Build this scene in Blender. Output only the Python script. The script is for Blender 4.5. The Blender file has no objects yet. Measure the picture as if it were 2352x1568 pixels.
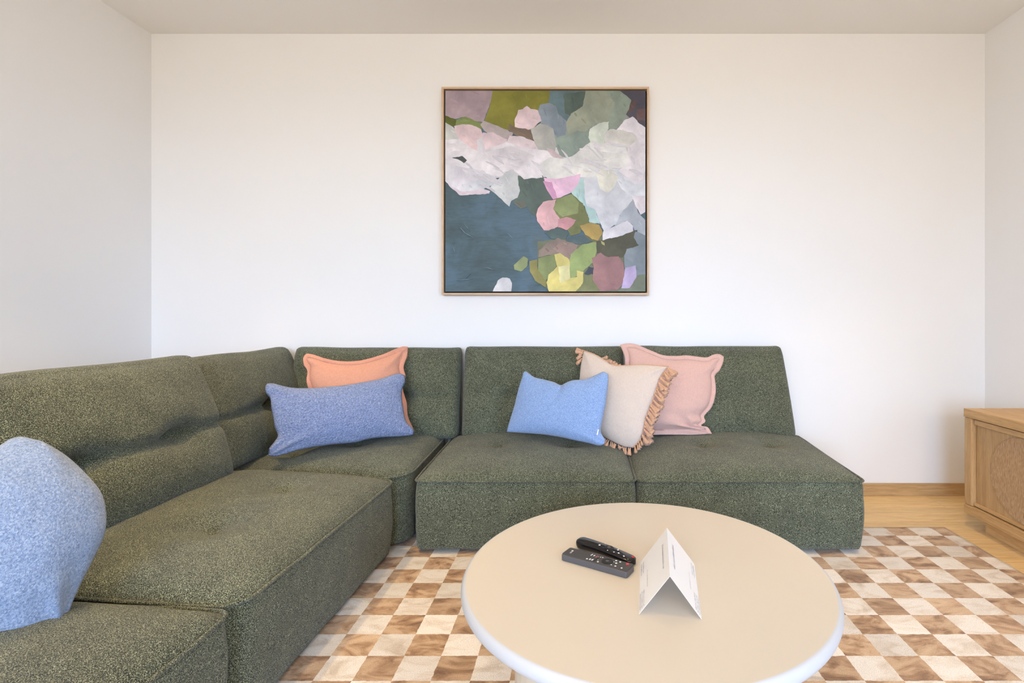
import bpy, bmesh, math, random
from mathutils import Vector, Matrix, noise as mn
from mathutils.geometry import delaunay_2d_cdt

# ------------------------------------------------------------------ camera, light, exposure
S = bpy.context.scene
COL = S.collection
SKY = 24.0
F, VX, VY, CH = 1200.0, 1338.0, 722.0, 1.05          # focal length (px), vanishing point, lens height (m)
cam = bpy.data.cameras.new('camera'); cam.sensor_width = 36.0; cam.lens = F/2352*36
cam.shift_x = (1176-VX)/2352; cam.shift_y = (VY-784)/2352
cam.clip_start = .05
co = bpy.data.objects.new('camera', cam); COL.objects.link(co)
co.location = (0, 0, CH); co.rotation_euler = (math.pi/2, 0, 0); S.camera = co

S.view_settings.view_transform = 'Standard'; S.view_settings.look = 'None'
S.view_settings.exposure = -0.07; S.view_settings.gamma = 1.0
S.view_settings.use_curve_mapping = False
S.cycles.max_bounces = 8; S.cycles.diffuse_bounces = 5; S.cycles.glossy_bounces = 3
S.cycles.use_denoising = True
S.cycles.sample_clamp_indirect = 6

W = bpy.data.worlds.new('world'); S.world = W; W.use_nodes = True
wt = W.node_tree; bg = wt.nodes['Background']
_tc = wt.nodes.new('ShaderNodeTexCoord'); _sp = wt.nodes.new('ShaderNodeSeparateXYZ'); _rp = wt.nodes.new('ShaderNodeValToRGB')
wt.links.new(_tc.outputs['Generated'], _sp.inputs[0]); _ma = wt.nodes.new('ShaderNodeMath'); _ma.operation = 'MULTIPLY_ADD'
_ma.inputs[1].default_value = .5; _ma.inputs[2].default_value = .5
wt.links.new(_sp.outputs['Z'], _ma.inputs[0]); wt.links.new(_ma.outputs[0], _rp.inputs['Fac']); wt.links.new(_rp.outputs[0], bg.inputs[0])
_e = _rp.color_ramp.elements                       # ground below the horizon, blue-white sky above it
_e[0].position = .49; _e[0].color = (.10, .10, .09, 1); _e[1].position = .505; _e[1].color = (.43, .65, 1, 1)
bg.inputs[1].default_value = SKY

def area(name, loc, target, sx, sy, power, color, spread=180):
    l = bpy.data.lights.new(name, 'AREA'); l.shape = 'RECTANGLE'; l.size = sx; l.size_y = sy
    l.energy = power; l.color = color; l.spread = math.radians(spread)
    o = bpy.data.objects.new(name, l); COL.objects.link(o); o.location = loc
    o.rotation_euler = (Vector(target)-Vector(loc)).to_track_quat('-Z', 'Y').to_euler()
    return o
def downlight(x, y, power, color=(1.0, .72, .42), size=100, radius=.05, tx=None, ty=None):
    l = bpy.data.lights.new('ceiling_downlight', 'SPOT'); l.energy = power; l.color = color
    l.spot_size = math.radians(size); l.spot_blend = 1.0; l.shadow_soft_size = radius
    o = bpy.data.objects.new('ceiling_downlight', l); COL.objects.link(o); o.location = (x, y, 2.66)
    t = Vector((x if tx is None else tx, y if ty is None else ty, 0))
    o.rotation_euler = (t-o.location).to_track_quat('-Z', 'Y').to_euler()
def portal(loc, sx, sy):
    o = area('window_portal', loc, (loc[0], 3, loc[2]), sx, sy, 1, (1, 1, 1)); o.data.cycles.is_portal = True
portal((-.55, -2.98, 1.2), 1.3, 2.3)
portal((3.2, -2.98, 1.5), 1.3, 2.1)
WARM = (1.0, .69, .32)
for x_, y_, p_ in ((-1.45, 2.05, 120), (-1.0, 1.05, 95), (.25, 2.1, 42), (1.45, 2.05, 78), (1.0, .7, 36), (.0, -1.2, 50), (3.4, -1.6, 40)):
    downlight(x_, y_, p_, WARM, 74)
# unseen warm point lights, added behind the lens to fill walls and ceiling
def fill_light(x, y, z, power, color, r=.14):
    l = bpy.data.lights.new('warm_fill_light', 'POINT'); l.energy = power; l.color = color; l.shadow_soft_size = r
    o = bpy.data.objects.new('warm_fill_light', l); COL.objects.link(o); o.location = (x, y, z)
GW = (1.0, .87, .74)
fill_light(-1.3, -1.7, 1.75, 74, GW); fill_light(1.0, -1.9, 1.75, 66, GW)

# ------------------------------------------------------------------ helpers
def lin(c):
    return tuple(((v/255)/12.92 if v/255 <= .04045 else ((v/255+.055)/1.055)**2.4) for v in c)+(1,)

def link_obj(name, me, parent=None, mat=None, smooth=True, loc=None):
    o = bpy.data.objects.new(name, me); COL.objects.link(o)
    if mat is not None and not me.materials: me.materials.append(mat)
    if smooth and me.polygons:
        me.polygons.foreach_set('use_smooth', [True]*len(me.polygons))
    if parent is not None: o.parent = parent
    if loc is not None: o.location = loc
    return o
def mesh(name, verts, faces):
    me = bpy.data.meshes.new(name); me.from_pydata([tuple(v) for v in verts], [], faces); me.update(); return me
def tag(o, label=None, cat=None, group=None, kind=None):
    if label: o['label'] = label
    if cat: o['category'] = cat
    if group: o['group'] = group
    if kind: o['kind'] = kind
    return o
def empty(name, loc=(0, 0, 0), rz=0):
    o = bpy.data.objects.new(name, None); COL.objects.link(o); o.location = loc; o.rotation_euler = (0, 0, rz)
    o.empty_display_size = .1
    return o
def box_mesh(name, x0, x1, y0, y1, z0, z1, bevel=0, seg=2):
    bm = bmesh.new(); bmesh.ops.create_cube(bm, size=1)
    for v in bm.verts:
        v.co = Vector((x0+(v.co.x+.5)*(x1-x0), y0+(v.co.y+.5)*(y1-y0), z0+(v.co.z+.5)*(z1-z0)))
    if bevel: bmesh.ops.bevel(bm, geom=bm.edges[:], offset=bevel, segments=seg, affect='EDGES', profile=.6)
    me = bpy.data.meshes.new(name); bm.to_mesh(me); bm.free(); return me
def box(name, x0, x1, y0, y1, z0, z1, mat, parent=None, bevel=0, seg=2, smooth=False):
    return link_obj(name, box_mesh(name, x0, x1, y0, y1, z0, z1, bevel, seg), parent, mat, smooth)
def tube_mesh(name, pts, r, n=8, closed=False):
    vs, fs = [], []; m = len(pts)
    for i, p in enumerate(pts):
        a = pts[(i-1) % m] if (closed or i > 0) else pts[i]
        b = pts[(i+1) % m] if (closed or i < m-1) else pts[i]
        t = (b-a).normalized(); up = Vector((0, 0, 1)) if abs(t.z) < .9 else Vector((1, 0, 0))
        s = t.cross(up).normalized(); u = s.cross(t)
        for k in range(n):
            an = 2*math.pi*k/n; vs.append(p+(s*math.cos(an)+u*math.sin(an))*r)
    for i in range(m if closed else m-1):
        j = (i+1) % m
        for k in range(n):
            k2 = (k+1) % n; fs.append((i*n+k, i*n+k2, j*n+k2, j*n+k))
    if not closed:
        fs.append(tuple(range(n))[::-1]); fs.append(tuple((m-1)*n+k for k in range(n)))
    return mesh(name, vs, fs)
def lathe_mesh(name, prof, n=96, cap=True):
    vs, fs = [], []
    for r, z in prof:
        for k in range(n):
            a = 2*math.pi*k/n; vs.append((r*math.cos(a), r*math.sin(a), z))
    for i in range(len(prof)-1):
        for k in range(n):
            k2 = (k+1) % n; fs.append((i*n+k, i*n+k2, (i+1)*n+k2, (i+1)*n+k))
    if cap:
        fs.append(tuple(range(n))[::-1]); fs.append(tuple((len(prof)-1)*n+k for k in range(n)))
    return mesh(name, vs, fs)

# ------------------------------------------------------------------ materials
class N:
    def __init__(s, name):
        s.m = bpy.data.materials.new(name); s.m.use_nodes = True; s.t = s.m.node_tree
        s.b = s.t.nodes['Principled BSDF']; s.tc = s.t.nodes.new('ShaderNodeTexCoord')
    def node(s, kind, **kw):
        n = s.t.nodes.new(kind)
        for k, v in kw.items():
            if k in n.inputs: n.inputs[k].default_value = v
            else: setattr(n, k, v)
        return n
    def l(s, a, b): s.t.links.new(a, b)
    def mapping(s, scale=(1, 1, 1), rot=(0, 0, 0), loc=(0, 0, 0), src='Object'):
        n = s.t.nodes.new('ShaderNodeMapping'); n.inputs['Scale'].default_value = scale
        n.inputs['Rotation'].default_value = rot; n.inputs['Location'].default_value = loc
        s.l(s.tc.outputs[src], n.inputs['Vector']); return n.outputs[0]
    def noise(s, scale, detail=3, rough=.5, vec=None, dist=0):
        n = s.node('ShaderNodeTexNoise', Scale=scale, Detail=detail, Roughness=rough, Distortion=dist)
        s.l(vec if vec is not None else s.tc.outputs['Object'], n.inputs['Vector']); return n.outputs['Fac']
    def ramp(s, fac, stops, interp='LINEAR'):
        n = s.t.nodes.new('ShaderNodeValToRGB'); n.color_ramp.interpolation = interp
        e = n.color_ramp.elements
        while len(e) < len(stops): e.new(.5)
        for el, (p, c) in zip(e, stops):
            el.position = p; el.color = c if len(c) == 4 else tuple(c)+(1,)
        s.l(fac, n.inputs['Fac']); return n.outputs['Color']
    def mix(s, fac, a, b, mode='MIX'):
        n = s.t.nodes.new('ShaderNodeMix'); n.data_type = 'RGBA'; n.blend_type = mode
        for val, i in ((fac, 0), (a, 6), (b, 7)):
            if hasattr(val, 'links'): s.l(val, n.inputs[i])
            else: n.inputs[i].default_value = val
        return n.outputs[2]
    def math(s, op, a, b=0.0, c=None):
        n = s.t.nodes.new('ShaderNodeMath'); n.operation = op
        for val, i in ((a, 0), (b, 1), (c, 2)):
            if val is None: continue
            if hasattr(val, 'links'): s.l(val, n.inputs[i])
            else: n.inputs[i].default_value = val
        return n.outputs[0]
    def bump(s, h, strength=.3, dist=.002, prev=None):
        n = s.node('ShaderNodeBump', Strength=strength, Distance=dist); s.l(h, n.inputs['Height'])
        if prev is not None: s.l(prev, n.inputs['Normal'])
        s.l(n.outputs[0], s.b.inputs['Normal']); return n.outputs[0]
    def color(s, c):
        if hasattr(c, 'links'): s.l(c, s.b.inputs['Base Color'])
        else: s.b.inputs['Base Color'].default_value = c if len(c) == 4 else tuple(c)+(1,)
    def set(s, rough=.8, spec=.3, sheen=0, coat=0, metal=0):
        s.b.inputs['Roughness'].default_value = rough; s.b.inputs['Specular IOR Level'].default_value = spec
        s.b.inputs['Sheen Weight'].default_value = sheen; s.b.inputs['Coat Weight'].default_value = coat
        s.b.inputs['Metallic'].default_value = metal; s.b.inputs['Sheen Roughness'].default_value = .5
        return s.m

def plain(name, c, rough=.6, spec=.4, coat=0, bump=0, metal=0):
    n = N(name); n.color(c)
    if bump: n.bump(n.noise(300, 4, .6), bump, .001)
    return n.set(rough, spec, 0, coat, metal)

def wall_mat():
    n = N('wall_paint'); f = n.noise(1.3, 2)
    n.color(n.ramp(f, [(.3, (.875, .87, .86)), (.7, (.89, .885, .875))]))
    n.bump(n.noise(420, 3, .6), .06, .001); return n.set(.85, .25)
def ceil_mat():
    n = N('ceiling_paint'); n.color((.88, .87, .845)); n.bump(n.noise(350, 3), .05, .001); return n.set(.9, .2)

def sofa_mat():
    n = N('green_boucle_fabric')
    d = n.noise(60, 2, .5)
    v = n.mapping((1.0, 1.0, 1.15))
    f = n.noise(500, 2.2, .74, v, .1)
    c = n.ramp(f, [(.40, (.007, .010, .007)), (.47, (.036, .044, .026)), (.545, (.112, .122, .076)), (.625, (.44, .45, .31))])
    big = n.ramp(n.noise(9, 2), [(.3, (.86, .86, .86)), (.7, (1.12, 1.12, 1.10))])
    n.color(n.mix(1.0, c, big, 'MULTIPLY'))
    b1 = n.bump(n.noise(500, 2.2, .74, v, .1), .55, .004)
    return n.set(.95, .12, .18)
def boucle(name, c1, c2, c3, scale=200, bumpd=.004, strength=.6, worms=True):
    n = N(name)
    vo = n.node('ShaderNodeTexVoronoi', Scale=scale*.75); n.l(n.tc.outputs['Object'], vo.inputs['Vector'])
    f = n.noise(scale, 3, .65, None, .6)
    c = n.ramp(f, [(.33, c1), (.5, c2), (.68, c3)]); n.color(c)
    h = n.math('ADD', n.math('MULTIPLY', vo.outputs['Distance'], -.7 if worms else -.2), f)
    n.bump(h, strength, bumpd); return n.set(.95, .12, .35)
def linen(name, c1, c2, sc=1.0):
    n = N(name)
    a = n.noise(90*sc, 4, .7, n.mapping((1, 1, 9))); b = n.noise(90*sc, 4, .7, n.mapping((9, 1, 1)))
    f = n.math('MULTIPLY', n.math('ADD', a, b), .5)
    n.color(n.ramp(f, [(.38, c1), (.62, c2)]))
    b0 = n.bump(n.noise(14, 3, .6), .25, .01)
    n.bump(f, .35, .002, b0); return n.set(.9, .15, .25)
def wood(name, c1, c2, c3, axis='x', scale=1.0, rough=.5, coat=0):
    n = N(name)
    st = {'x': (1.2, 22, 22), 'y': (22, 1.2, 22), 'z': (22, 22, 1.2)}[axis]
    oi = n.t.nodes.new('ShaderNodeObjectInfo')
    mp = n.t.nodes.new('ShaderNodeMapping'); mp.inputs['Scale'].default_value = tuple(v*scale for v in st)
    off = n.t.nodes.new('ShaderNodeVectorMath'); off.operation = 'SCALE'
    off.inputs[0].default_value = (17, 31, 23); n.l(oi.outputs['Random'], off.inputs['Scale'])
    n.l(off.outputs[0], mp.inputs['Location']); n.l(n.tc.outputs['Object'], mp.inputs['Vector'])
    f = n.noise(1.6, 5, .62, mp.outputs[0], .8)
    g = n.noise(9, 3, .7, mp.outputs[0], .2)
    c = n.ramp(f, [(.3, c1), (.52, c2), (.75, c3)])
    pores = n.ramp(g, [(.36, (.80, .78, .74)), (.52, (1, 1, 1))])
    c = n.mix(1.0, c, pores, 'MULTIPLY')
    tint = n.ramp(oi.outputs['Random'], [(0, (.90, .89, .87)), (1, (1.08, 1.07, 1.05))])
    n.color(n.mix(1.0, c, tint, 'MULTIPLY'))
    n.bump(g, .12, .0008); return n.set(rough, .35, 0, coat)

def rug_mat():
    n = N('checked_rug_pile')
    DX, DY, X0, Y0 = .1118, .108, .9113, 2.561
    sep = n.t.nodes.new('ShaderNodeSeparateXYZ'); 
    wob = n.node('ShaderNodeTexNoise', Scale=55.0, Detail=2.0); n.l(n.tc.outputs['Object'], wob.inputs['Vector'])
    wv = n.t.nodes.new('ShaderNodeVectorMath'); wv.operation = 'MULTIPLY_ADD'
    n.l(wob.outputs['Color'], wv.inputs[0]); wv.inputs[1].default_value = (.006, .006, 0); n.l(n.tc.outputs['Object'], wv.inputs[2])
    n.l(wv.outputs[0], sep.inputs[0])
    cx = n.math('FLOOR', n.math('DIVIDE', n.math('SUBTRACT', sep.outputs[0], X0+.003), DX))
    cy = n.math('FLOOR', n.math('DIVIDE', n.math('SUBTRACT', Y0+.003, sep.outputs[1]), DY))
    odd = n.math('PINGPONG', n.math('ADD', cx, cy), 1.0)
    comb = n.t.nodes.new('ShaderNodeCombineXYZ'); n.l(cx, comb.inputs[0]); n.l(cy, comb.inputs[1])
    wn = n.t.nodes.new('ShaderNodeTexWhiteNoise'); wn.noise_dimensions = '3D'; n.l(comb.outputs[0], wn.inputs['Vector'])
    # each check has its own streaks of crushed pile
    sc = n.t.nodes.new('ShaderNodeVectorMath'); sc.operation = 'SCALE'; n.l(wn.outputs['Color'], sc.inputs[0]); sc.inputs['Scale'].default_value = 7
    ad = n.t.nodes.new('ShaderNodeVectorMath'); ad.operation = 'ADD'; n.l(n.tc.outputs['Object'], ad.inputs[0]); n.l(sc.outputs[0], ad.inputs[1])
    mp = n.t.nodes.new('ShaderNodeMapping'); mp.inputs['Scale'].default_value = (.8, 1.5, 1); mp.inputs['Rotation'].default_value = (0, 0, .15)
    n.l(ad.outputs[0], mp.inputs['Vector'])
    streak = n.noise(9, 4, .62, mp.outputs[0], 1.1)
    fine = n.noise(330, 2, .7)
    brown = n.ramp(streak, [(.32, (.19, .095, .038)), (.43, (.34, .195, .09)), (.54, (.52, .345, .20)), (.70, (.61, .44, .275))])
    white = n.ramp(streak, [(.26, (.52, .43, .34)), (.40, (.68, .60, .51)), (.54, (.77, .72, .66))])
    c = n.mix(odd, white, brown)
    c = n.mix(1.0, c, n.ramp(wn.outputs['Value'], [(0, (.84, .83, .82)), (1, (1.08, 1.08, 1.08))]), 'MULTIPLY')
    c = n.mix(1.0, c, n.ramp(fine, [(.3, (.80, .79, .77)), (.62, (1.10, 1.10, 1.10))]), 'MULTIPLY')
    n.color(c)
    b0 = n.bump(n.noise(12, 3, .6), .25, .008)
    n.bump(fine, .5, .003, b0)
    return n.set(.95, .1, .3)

def paint_mat():
    n = N('oil_paint')
    oi = n.t.nodes.new('ShaderNodeObjectInfo')
    mp = n.mapping((5, 42, 5))
    st = n.noise(1.0, 5, .65, mp, 1.2)
    bl = n.noise(7, 4, .6)
    c = n.mix(1.0, oi.outputs['Color'], n.ramp(bl, [(.3, (.80, .81, .82)), (.7, (1.15, 1.14, 1.13))]), 'MULTIPLY')
    c = n.mix(1.0, c, n.ramp(st, [(.32, (.84, .84, .86)), (.66, (1.10, 1.10, 1.09))]), 'MULTIPLY')
    n.color(c)
    b0 = n.bump(st, .8, .006)
    n.bump(n.noise(16, 3, .6, None, 1.5), .35, .006, b0); return n.set(.55, .35)
def canvas_mat():
    n = N('slate_blue_canvas')
    f = n.noise(3.2, 5, .6, None, .6)
    st = n.noise(1.0, 5, .7, n.mapping((9, 1, 60), (0, .5, 0)), 1.5)
    c = n.ramp(f, [(.28, lin((74, 86, 88))), (.45, lin((84, 104, 112))), (.58, lin((92, 116, 132))), (.75, lin((98, 112, 114)))])
    c = n.mix(1.0, c, n.ramp(st, [(.35, (.9, .9, .9)), (.7, (1.12, 1.13, 1.14))]), 'MULTIPLY')
    n.color(c); n.bump(st, .5, .003); return n.set(.6, .3)

M = dict(
    wall=wall_mat(), ceil=ceil_mat(), sofa=sofa_mat(), rug=rug_mat(), paint=paint_mat(), canvas=canvas_mat(),
    floor=wood('oak_floorboard', (.68, .46, .22), (.79, .56, .28), (.85, .62, .34), 'x', 1.0, .45),
    base=wood('oak_skirting', (.50, .32, .15), (.60, .40, .20), (.66, .46, .25), 'x', 1.0, .5),
    oaky=wood('oak_cabinet_long', (.50, .305, .13), (.61, .385, .175), (.69, .46, .23), 'y', 1.4, .5),
    oakz=wood('oak_cabinet_upright', (.45, .275, .125), (.54, .345, .165), (.61, .415, .215), 'z', 1.4, .5),
    dark=plain('shadow_gap', (.02, .018, .016), .8, .2),
    frame=wood('pale_oak_frame', (.58, .39, .25), (.68, .48, .32), (.76, .56, .40), 'x', 1.0, .5),
    framez=wood('pale_oak_frame_upright', (.58, .39, .25), (.68, .48, .32), (.76, .56, .40), 'z', 1.0, .5),
    blue_long=boucle('lilac_blue_boucle', (.165, .225, .45), (.275, .36, .63), (.43, .52, .80), 170, .014, .9),
    blue_small=boucle('sky_blue_boucle', (.16, .26, .48), (.25, .37, .62), (.38, .50, .74), 260, .003, .5),
    blue_near=boucle('grey_blue_wool', (.15, .21, .34), (.25, .33, .49), (.40, .47, .60), 230, .006, .8, False),
    orange=linen('apricot_linen', (.56, .26, .17), (.69, .355, .245)),
    orange_edge=linen('apricot_linen_edge', (.58, .26, .17), (.72, .36, .25)),
    pink=linen('blush_linen', (.60, .36, .30), (.72, .48, .41)),
    cream=linen('oatmeal_linen', (.60, .49, .41), (.72, .61, .52)),
    tassel=linen('caramel_cotton', (.50, .26, .14), (.76, .47, .31), 2.0),
    table=plain('cream_lacquer', (.61, .545, .45), .38, .35),
    tbase=plain('sand_lacquer', (.66, .58, .46), .5, .35),
    rim=plain('ivory_edge', (.50, .515, .54), .4, .4),
    card=plain('white_card', (.76, .76, .78), .6, .3),
    ink=plain('grey_ink', (.42, .42, .46), .8, .1),
    rem=plain('graphite_plastic', (.050, .046, .043), .42, .4),
    remside=plain('graphite_side', (.080, .080, .088), .35, .5),
    gloss=plain('black_gloss', (.006, .005, .006), .10, .35, .2),
    white=plain('white_print', (.78, .78, .78), .5, .3),
    red=plain('red_print', (.75, .05, .06), .5, .3),
    redm=plain('muted_red_print', (.45, .12, .10), .5, .3),
    grey=plain('grey_rubber', (.10, .095, .095), .6, .3),
    ring=plain('black_rubber', (.015, .015, .016), .5, .3),
)

def paper():
    n = N('translucent_paper'); n.color((.95, .94, .94)); n.set(.7, .2)
    tr = n.t.nodes.new('ShaderNodeBsdfTranslucent'); tr.inputs[0].default_value = (.92, .92, .92, 1)
    mx = n.t.nodes.new('ShaderNodeMixShader'); mx.inputs[0].default_value = .24
    out = n.t.nodes['Material Output']; n.l(n.b.outputs[0], mx.inputs[1]); n.l(tr.outputs[0], mx.inputs[2]); n.l(mx.outputs[0], out.inputs['Surface'])
    return n.m
M['card'] = paper()

# ------------------------------------------------------------------ room
XL, XR, YB, ZC = -2.505, 2.338, 3.036, 2.68
YR, XO = -3.0, 5.0
def wall(name, *b):
    return tag(box(name, *b, M['wall']), kind='structure')
wall('wall_back', XL-.1, XR+.1, YB, YB+.1, -.02, ZC+.1)
wall('wall_left', XL-.1, XL, YR-.1, YB, -.02, ZC+.1)
wall('wall_right', XR, XR+.1, -.2, YB, -.02, ZC+.1)
wall('wall_right_return', XR+.1, XO, -.2, -.1, -.02, ZC+.1)
wall('wall_far_right', XO, XO+.1, YR-.1, -.1, -.02, ZC+.1)
# rear wall behind the lens with two window openings
wall('wall_rear', XL, XO, YR-.1, YR, 2.62, ZC+.1)
wall('wall_rear', -1.2, .1, YR-.1, YR, 2.35, 2.62)
wall('wall_rear', 2.55, 3.85, YR-.1, YR, 2.55, 2.62)
wall('wall_rear', XL, -1.2, YR-.1, YR, -.02, 2.62)
wall('wall_rear', .1, 2.55, YR-.1, YR, -.02, 2.62)
wall('wall_rear', 3.85, XO, YR-.1, YR, -.02, 2.62)
wall('wall_rear', -1.2, .1, YR-.1, YR, -.02, .05)
wall('wall_rear', 2.55, 3.85, YR-.1, YR, -.02, .45)
tag(box('ceiling', XL-.1, XO+.1, YR-.1, YB+.1, ZC, ZC+.1, M['ceil']), kind='structure')
fl = tag(box('floor', XL-.1, XO+.1, YR-.1, YB+.1, -.05, -.012, M['dark']), kind='structure')
rnd = random.Random(4)
BW = .19
row = 0; y = YB-.006
while y > -1.0:
    x = XL+.004; first = rnd.uniform(.6, 2.0)
    while x < XR-.01:
        ln = first if x < XL+.02 else rnd.uniform(1.6, 2.3)
        if row == 1 and x > 0: ln = 3
        x2 = min(x+ln, XR-.002)
        if XR-x2 < .3: x2 = XR-.002
        me = box_mesh('plank', -(x2-x)/2, (x2-x)/2, -BW/2+.0004, BW/2-.0004, -.012, 0, .0008, 1)
        link_obj('plank', me, fl, M['floor'], False, ((x+x2)/2, y-BW/2, 0)); x = x2+.0006
    y -= BW; row += 1
# oak skirting boards
tag(box('baseboard_back', XL, XR, YB-.014, YB, 0, .072, M['base'], bevel=.002), kind='structure')
tag(box('baseboard_left', XL, XL+.014, -1.0, YB-.014, 0, .072, M['base'], bevel=.002), kind='structure')
tag(box('baseboard_right', XR-.014, XR, -.2, YB-.014, 0, .072, M['base'], bevel=.002), kind='structure')

# ------------------------------------------------------------------ rug
def make_rug():
    x0, x1, y0, y1, t = -1.30, 1.775, .05, 2.562, .012
    nx, ny = 110, 90; vs = []; fs = []
    for j in range(ny+1):
        for i in range(nx+1):
            X = x0+(x1-x0)*i/nx; Y = y0+(y1-y0)*j/ny
            e = .0025
            if i in (0, nx): X += (mn.noise(Vector((0, Y*9, 1))))*e
            if j in (0, ny): Y += (mn.noise(Vector((X*9, 0, 2))))*e
            edge = min(i, nx-i, j, ny-j)
            z = t-(.004 if edge == 0 else 0)+.0012*mn.noise(Vector((X*14, Y*14, 0)))
            vs.append((X, Y, z))
    top = len(vs)
    for j in range(ny):
        for i in range(nx):
            a = j*(nx+1)+i; fs.append((a, a+1, a+nx+2, a+nx+1))
    ring = [i for i in range(nx+1)]+[j*(nx+1)+nx for j in range(1, ny+1)]+[ny*(nx+1)+i for i in range(nx-1, -1, -1)]+[j*(nx+1) for j in range(ny-1, 0, -1)]
    for k in ring: vs.append((vs[k][0], vs[k][1], .0005))
    m = len(ring)
    for k in range(m):
        k2 = (k+1) % m; fs.append((ring[k2], ring[k], top+k, top+k2))
    fs.append(tuple(top+k for k in range(m))[::-1])
    o = link_obj('checked_rug', mesh('checked_rug', vs, fs), None, M['rug'])
    tag(o, 'large brown and cream checkerboard pile rug under the sofa and round table', 'rug')
make_rug()

# ------------------------------------------------------------------ sofa
R_ = math.radians
def rrect(w0, w1, d0, d1, rad, step=.014):
    """closed loop of a rounded rectangle, rad = (front-left, front-right, back-right, back-left)"""
    pts = []
    cs = [((w0, d0), rad[0], math.pi), ((w1, d0), rad[1], 1.5*math.pi), ((w1, d1), rad[2], 0), ((w0, d1), rad[3], .5*math.pi)]
    arcs = []
    for (cx, cy), r, a0 in cs:
        ox = cx+r if cx == w0 else cx-r; oy = cy+r if cy == d0 else cy-r
        n = 8; arcs.append([Vector((ox+r*math.cos(a0+i/n*math.pi/2), oy+r*math.sin(a0+i/n*math.pi/2))) for i in range(n+1)])
    for k in range(4):
        pts += arcs[k]
        a, b = arcs[k][-1], arcs[(k+1) % 4][0]; L = (b-a).length; n = max(2, int(L/step))
        pts += [a.lerp(b, i/n) for i in range(1, n)]
    return pts

def seat_parts(root, w, d, rad, dimples, seed, seam_f=.328, seam_b=.360, crown=.068):
    loop = rrect(-w/2, w/2, 0, d, rad); n = len(loop); c = Vector((0, d/2))
    def seamz(p): return seam_f+(seam_b-seam_f)*max(0, min(1, p.y/d))
    def off(p, amt):
        q = p-c; return p+Vector((q.x/abs(w/2), q.y/abs(d/2))).normalized()*amt
    # --- base
    vs, fs = [], []; R = 22
    for i in range(R+1):
        t = i/R
        for p in loop:
            z = .030+(seamz(p)-.030)*t
            a = -.006*(1-t)**3+.007*math.sin(math.pi*t)-.004*max(0, (t-.9)/.1)
            a += .005*mn.noise(Vector((p.x*5+seed, p.y*5, z*9)))*(1-t)
            a += .0025*mn.noise(Vector((p.x*16+seed, p.y*16, z*22)))
            if i == 0: a -= .004
            q = off(p, a); vs.append((q.x, q.y, z+(.006 if i == 0 else 0)*0))
    for i in range(R):
        for k in range(n):
            k2 = (k+1) % n; fs.append((i*n+k, i*n+k2, (i+1)*n+k2, (i+1)*n+k))
    fs.append(tuple(range(n))[::-1]); fs.append(tuple(R*n+k for k in range(n)))
    link_obj('base', mesh('base', vs, fs), root, M['sofa'])
    # --- cushion
    vs, fs = [], []; R = 44
    for i in range(R):
        k_ = 1-i/R
        for p in loop:
            q = c+(p-c)*k_
            if i == 0: q = off(q, -.002)
            # use box distance so that the crown follows the sides
            uu = min(1, abs(q.x)/(w/2)); vv = min(1, abs(q.y-d/2)/(d/2))
            h = crown*max(0, (1-uu**2.7)*(1-vv**2.7))**.5*min(1, i/3)**.5
            z = seamz(p)*k_+seamz(c)*(1-k_)+h if False else seamz(q)+h
            for (dx, dy) in dimples:
                r2 = ((q.x-dx)**2+(q.y-dy)**2); env = min(1, i/6)
                z -= env*(.032*math.exp(-r2/(.080**2))+.014*math.exp(-r2/(.020**2)))
            z += .004*mn.noise(Vector((q.x*6+seed, q.y*6, seed)))*min(1, i/5)+.0016*mn.noise(Vector((q.x*26, q.y*26+seed, 0)))
            if i == 0: z -= .004
            vs.append((q.x, q.y, z))
    vs.append((c.x, c.y, sum(v[2] for v in vs[-n:])/n))
    for i in range(R-1):
        for k in range(n):
            k2 = (k+1) % n; fs.append((i*n+k, i*n+k2, (i+1)*n+k2, (i+1)*n+k))
    for k in range(n): fs.append(((R-1)*n+k, (R-1)*n+(k+1) % n, R*n))
    cu = link_obj('seat_cushion', mesh('seat_cushion', vs, fs), root, M['sofa'])
    pp = []
    for p in loop:
        q = off(p, .003+.0015*mn.noise(Vector((p.x*12, p.y*12, seed))))
        pp.append(Vector((q.x, q.y, seamz(p)+.003*mn.noise(Vector((p.x*7, p.y*7, seed+3))))))
    link_obj('piping', tube_mesh('piping', pp, .0052, 6, True), cu, M['sofa'])

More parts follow.
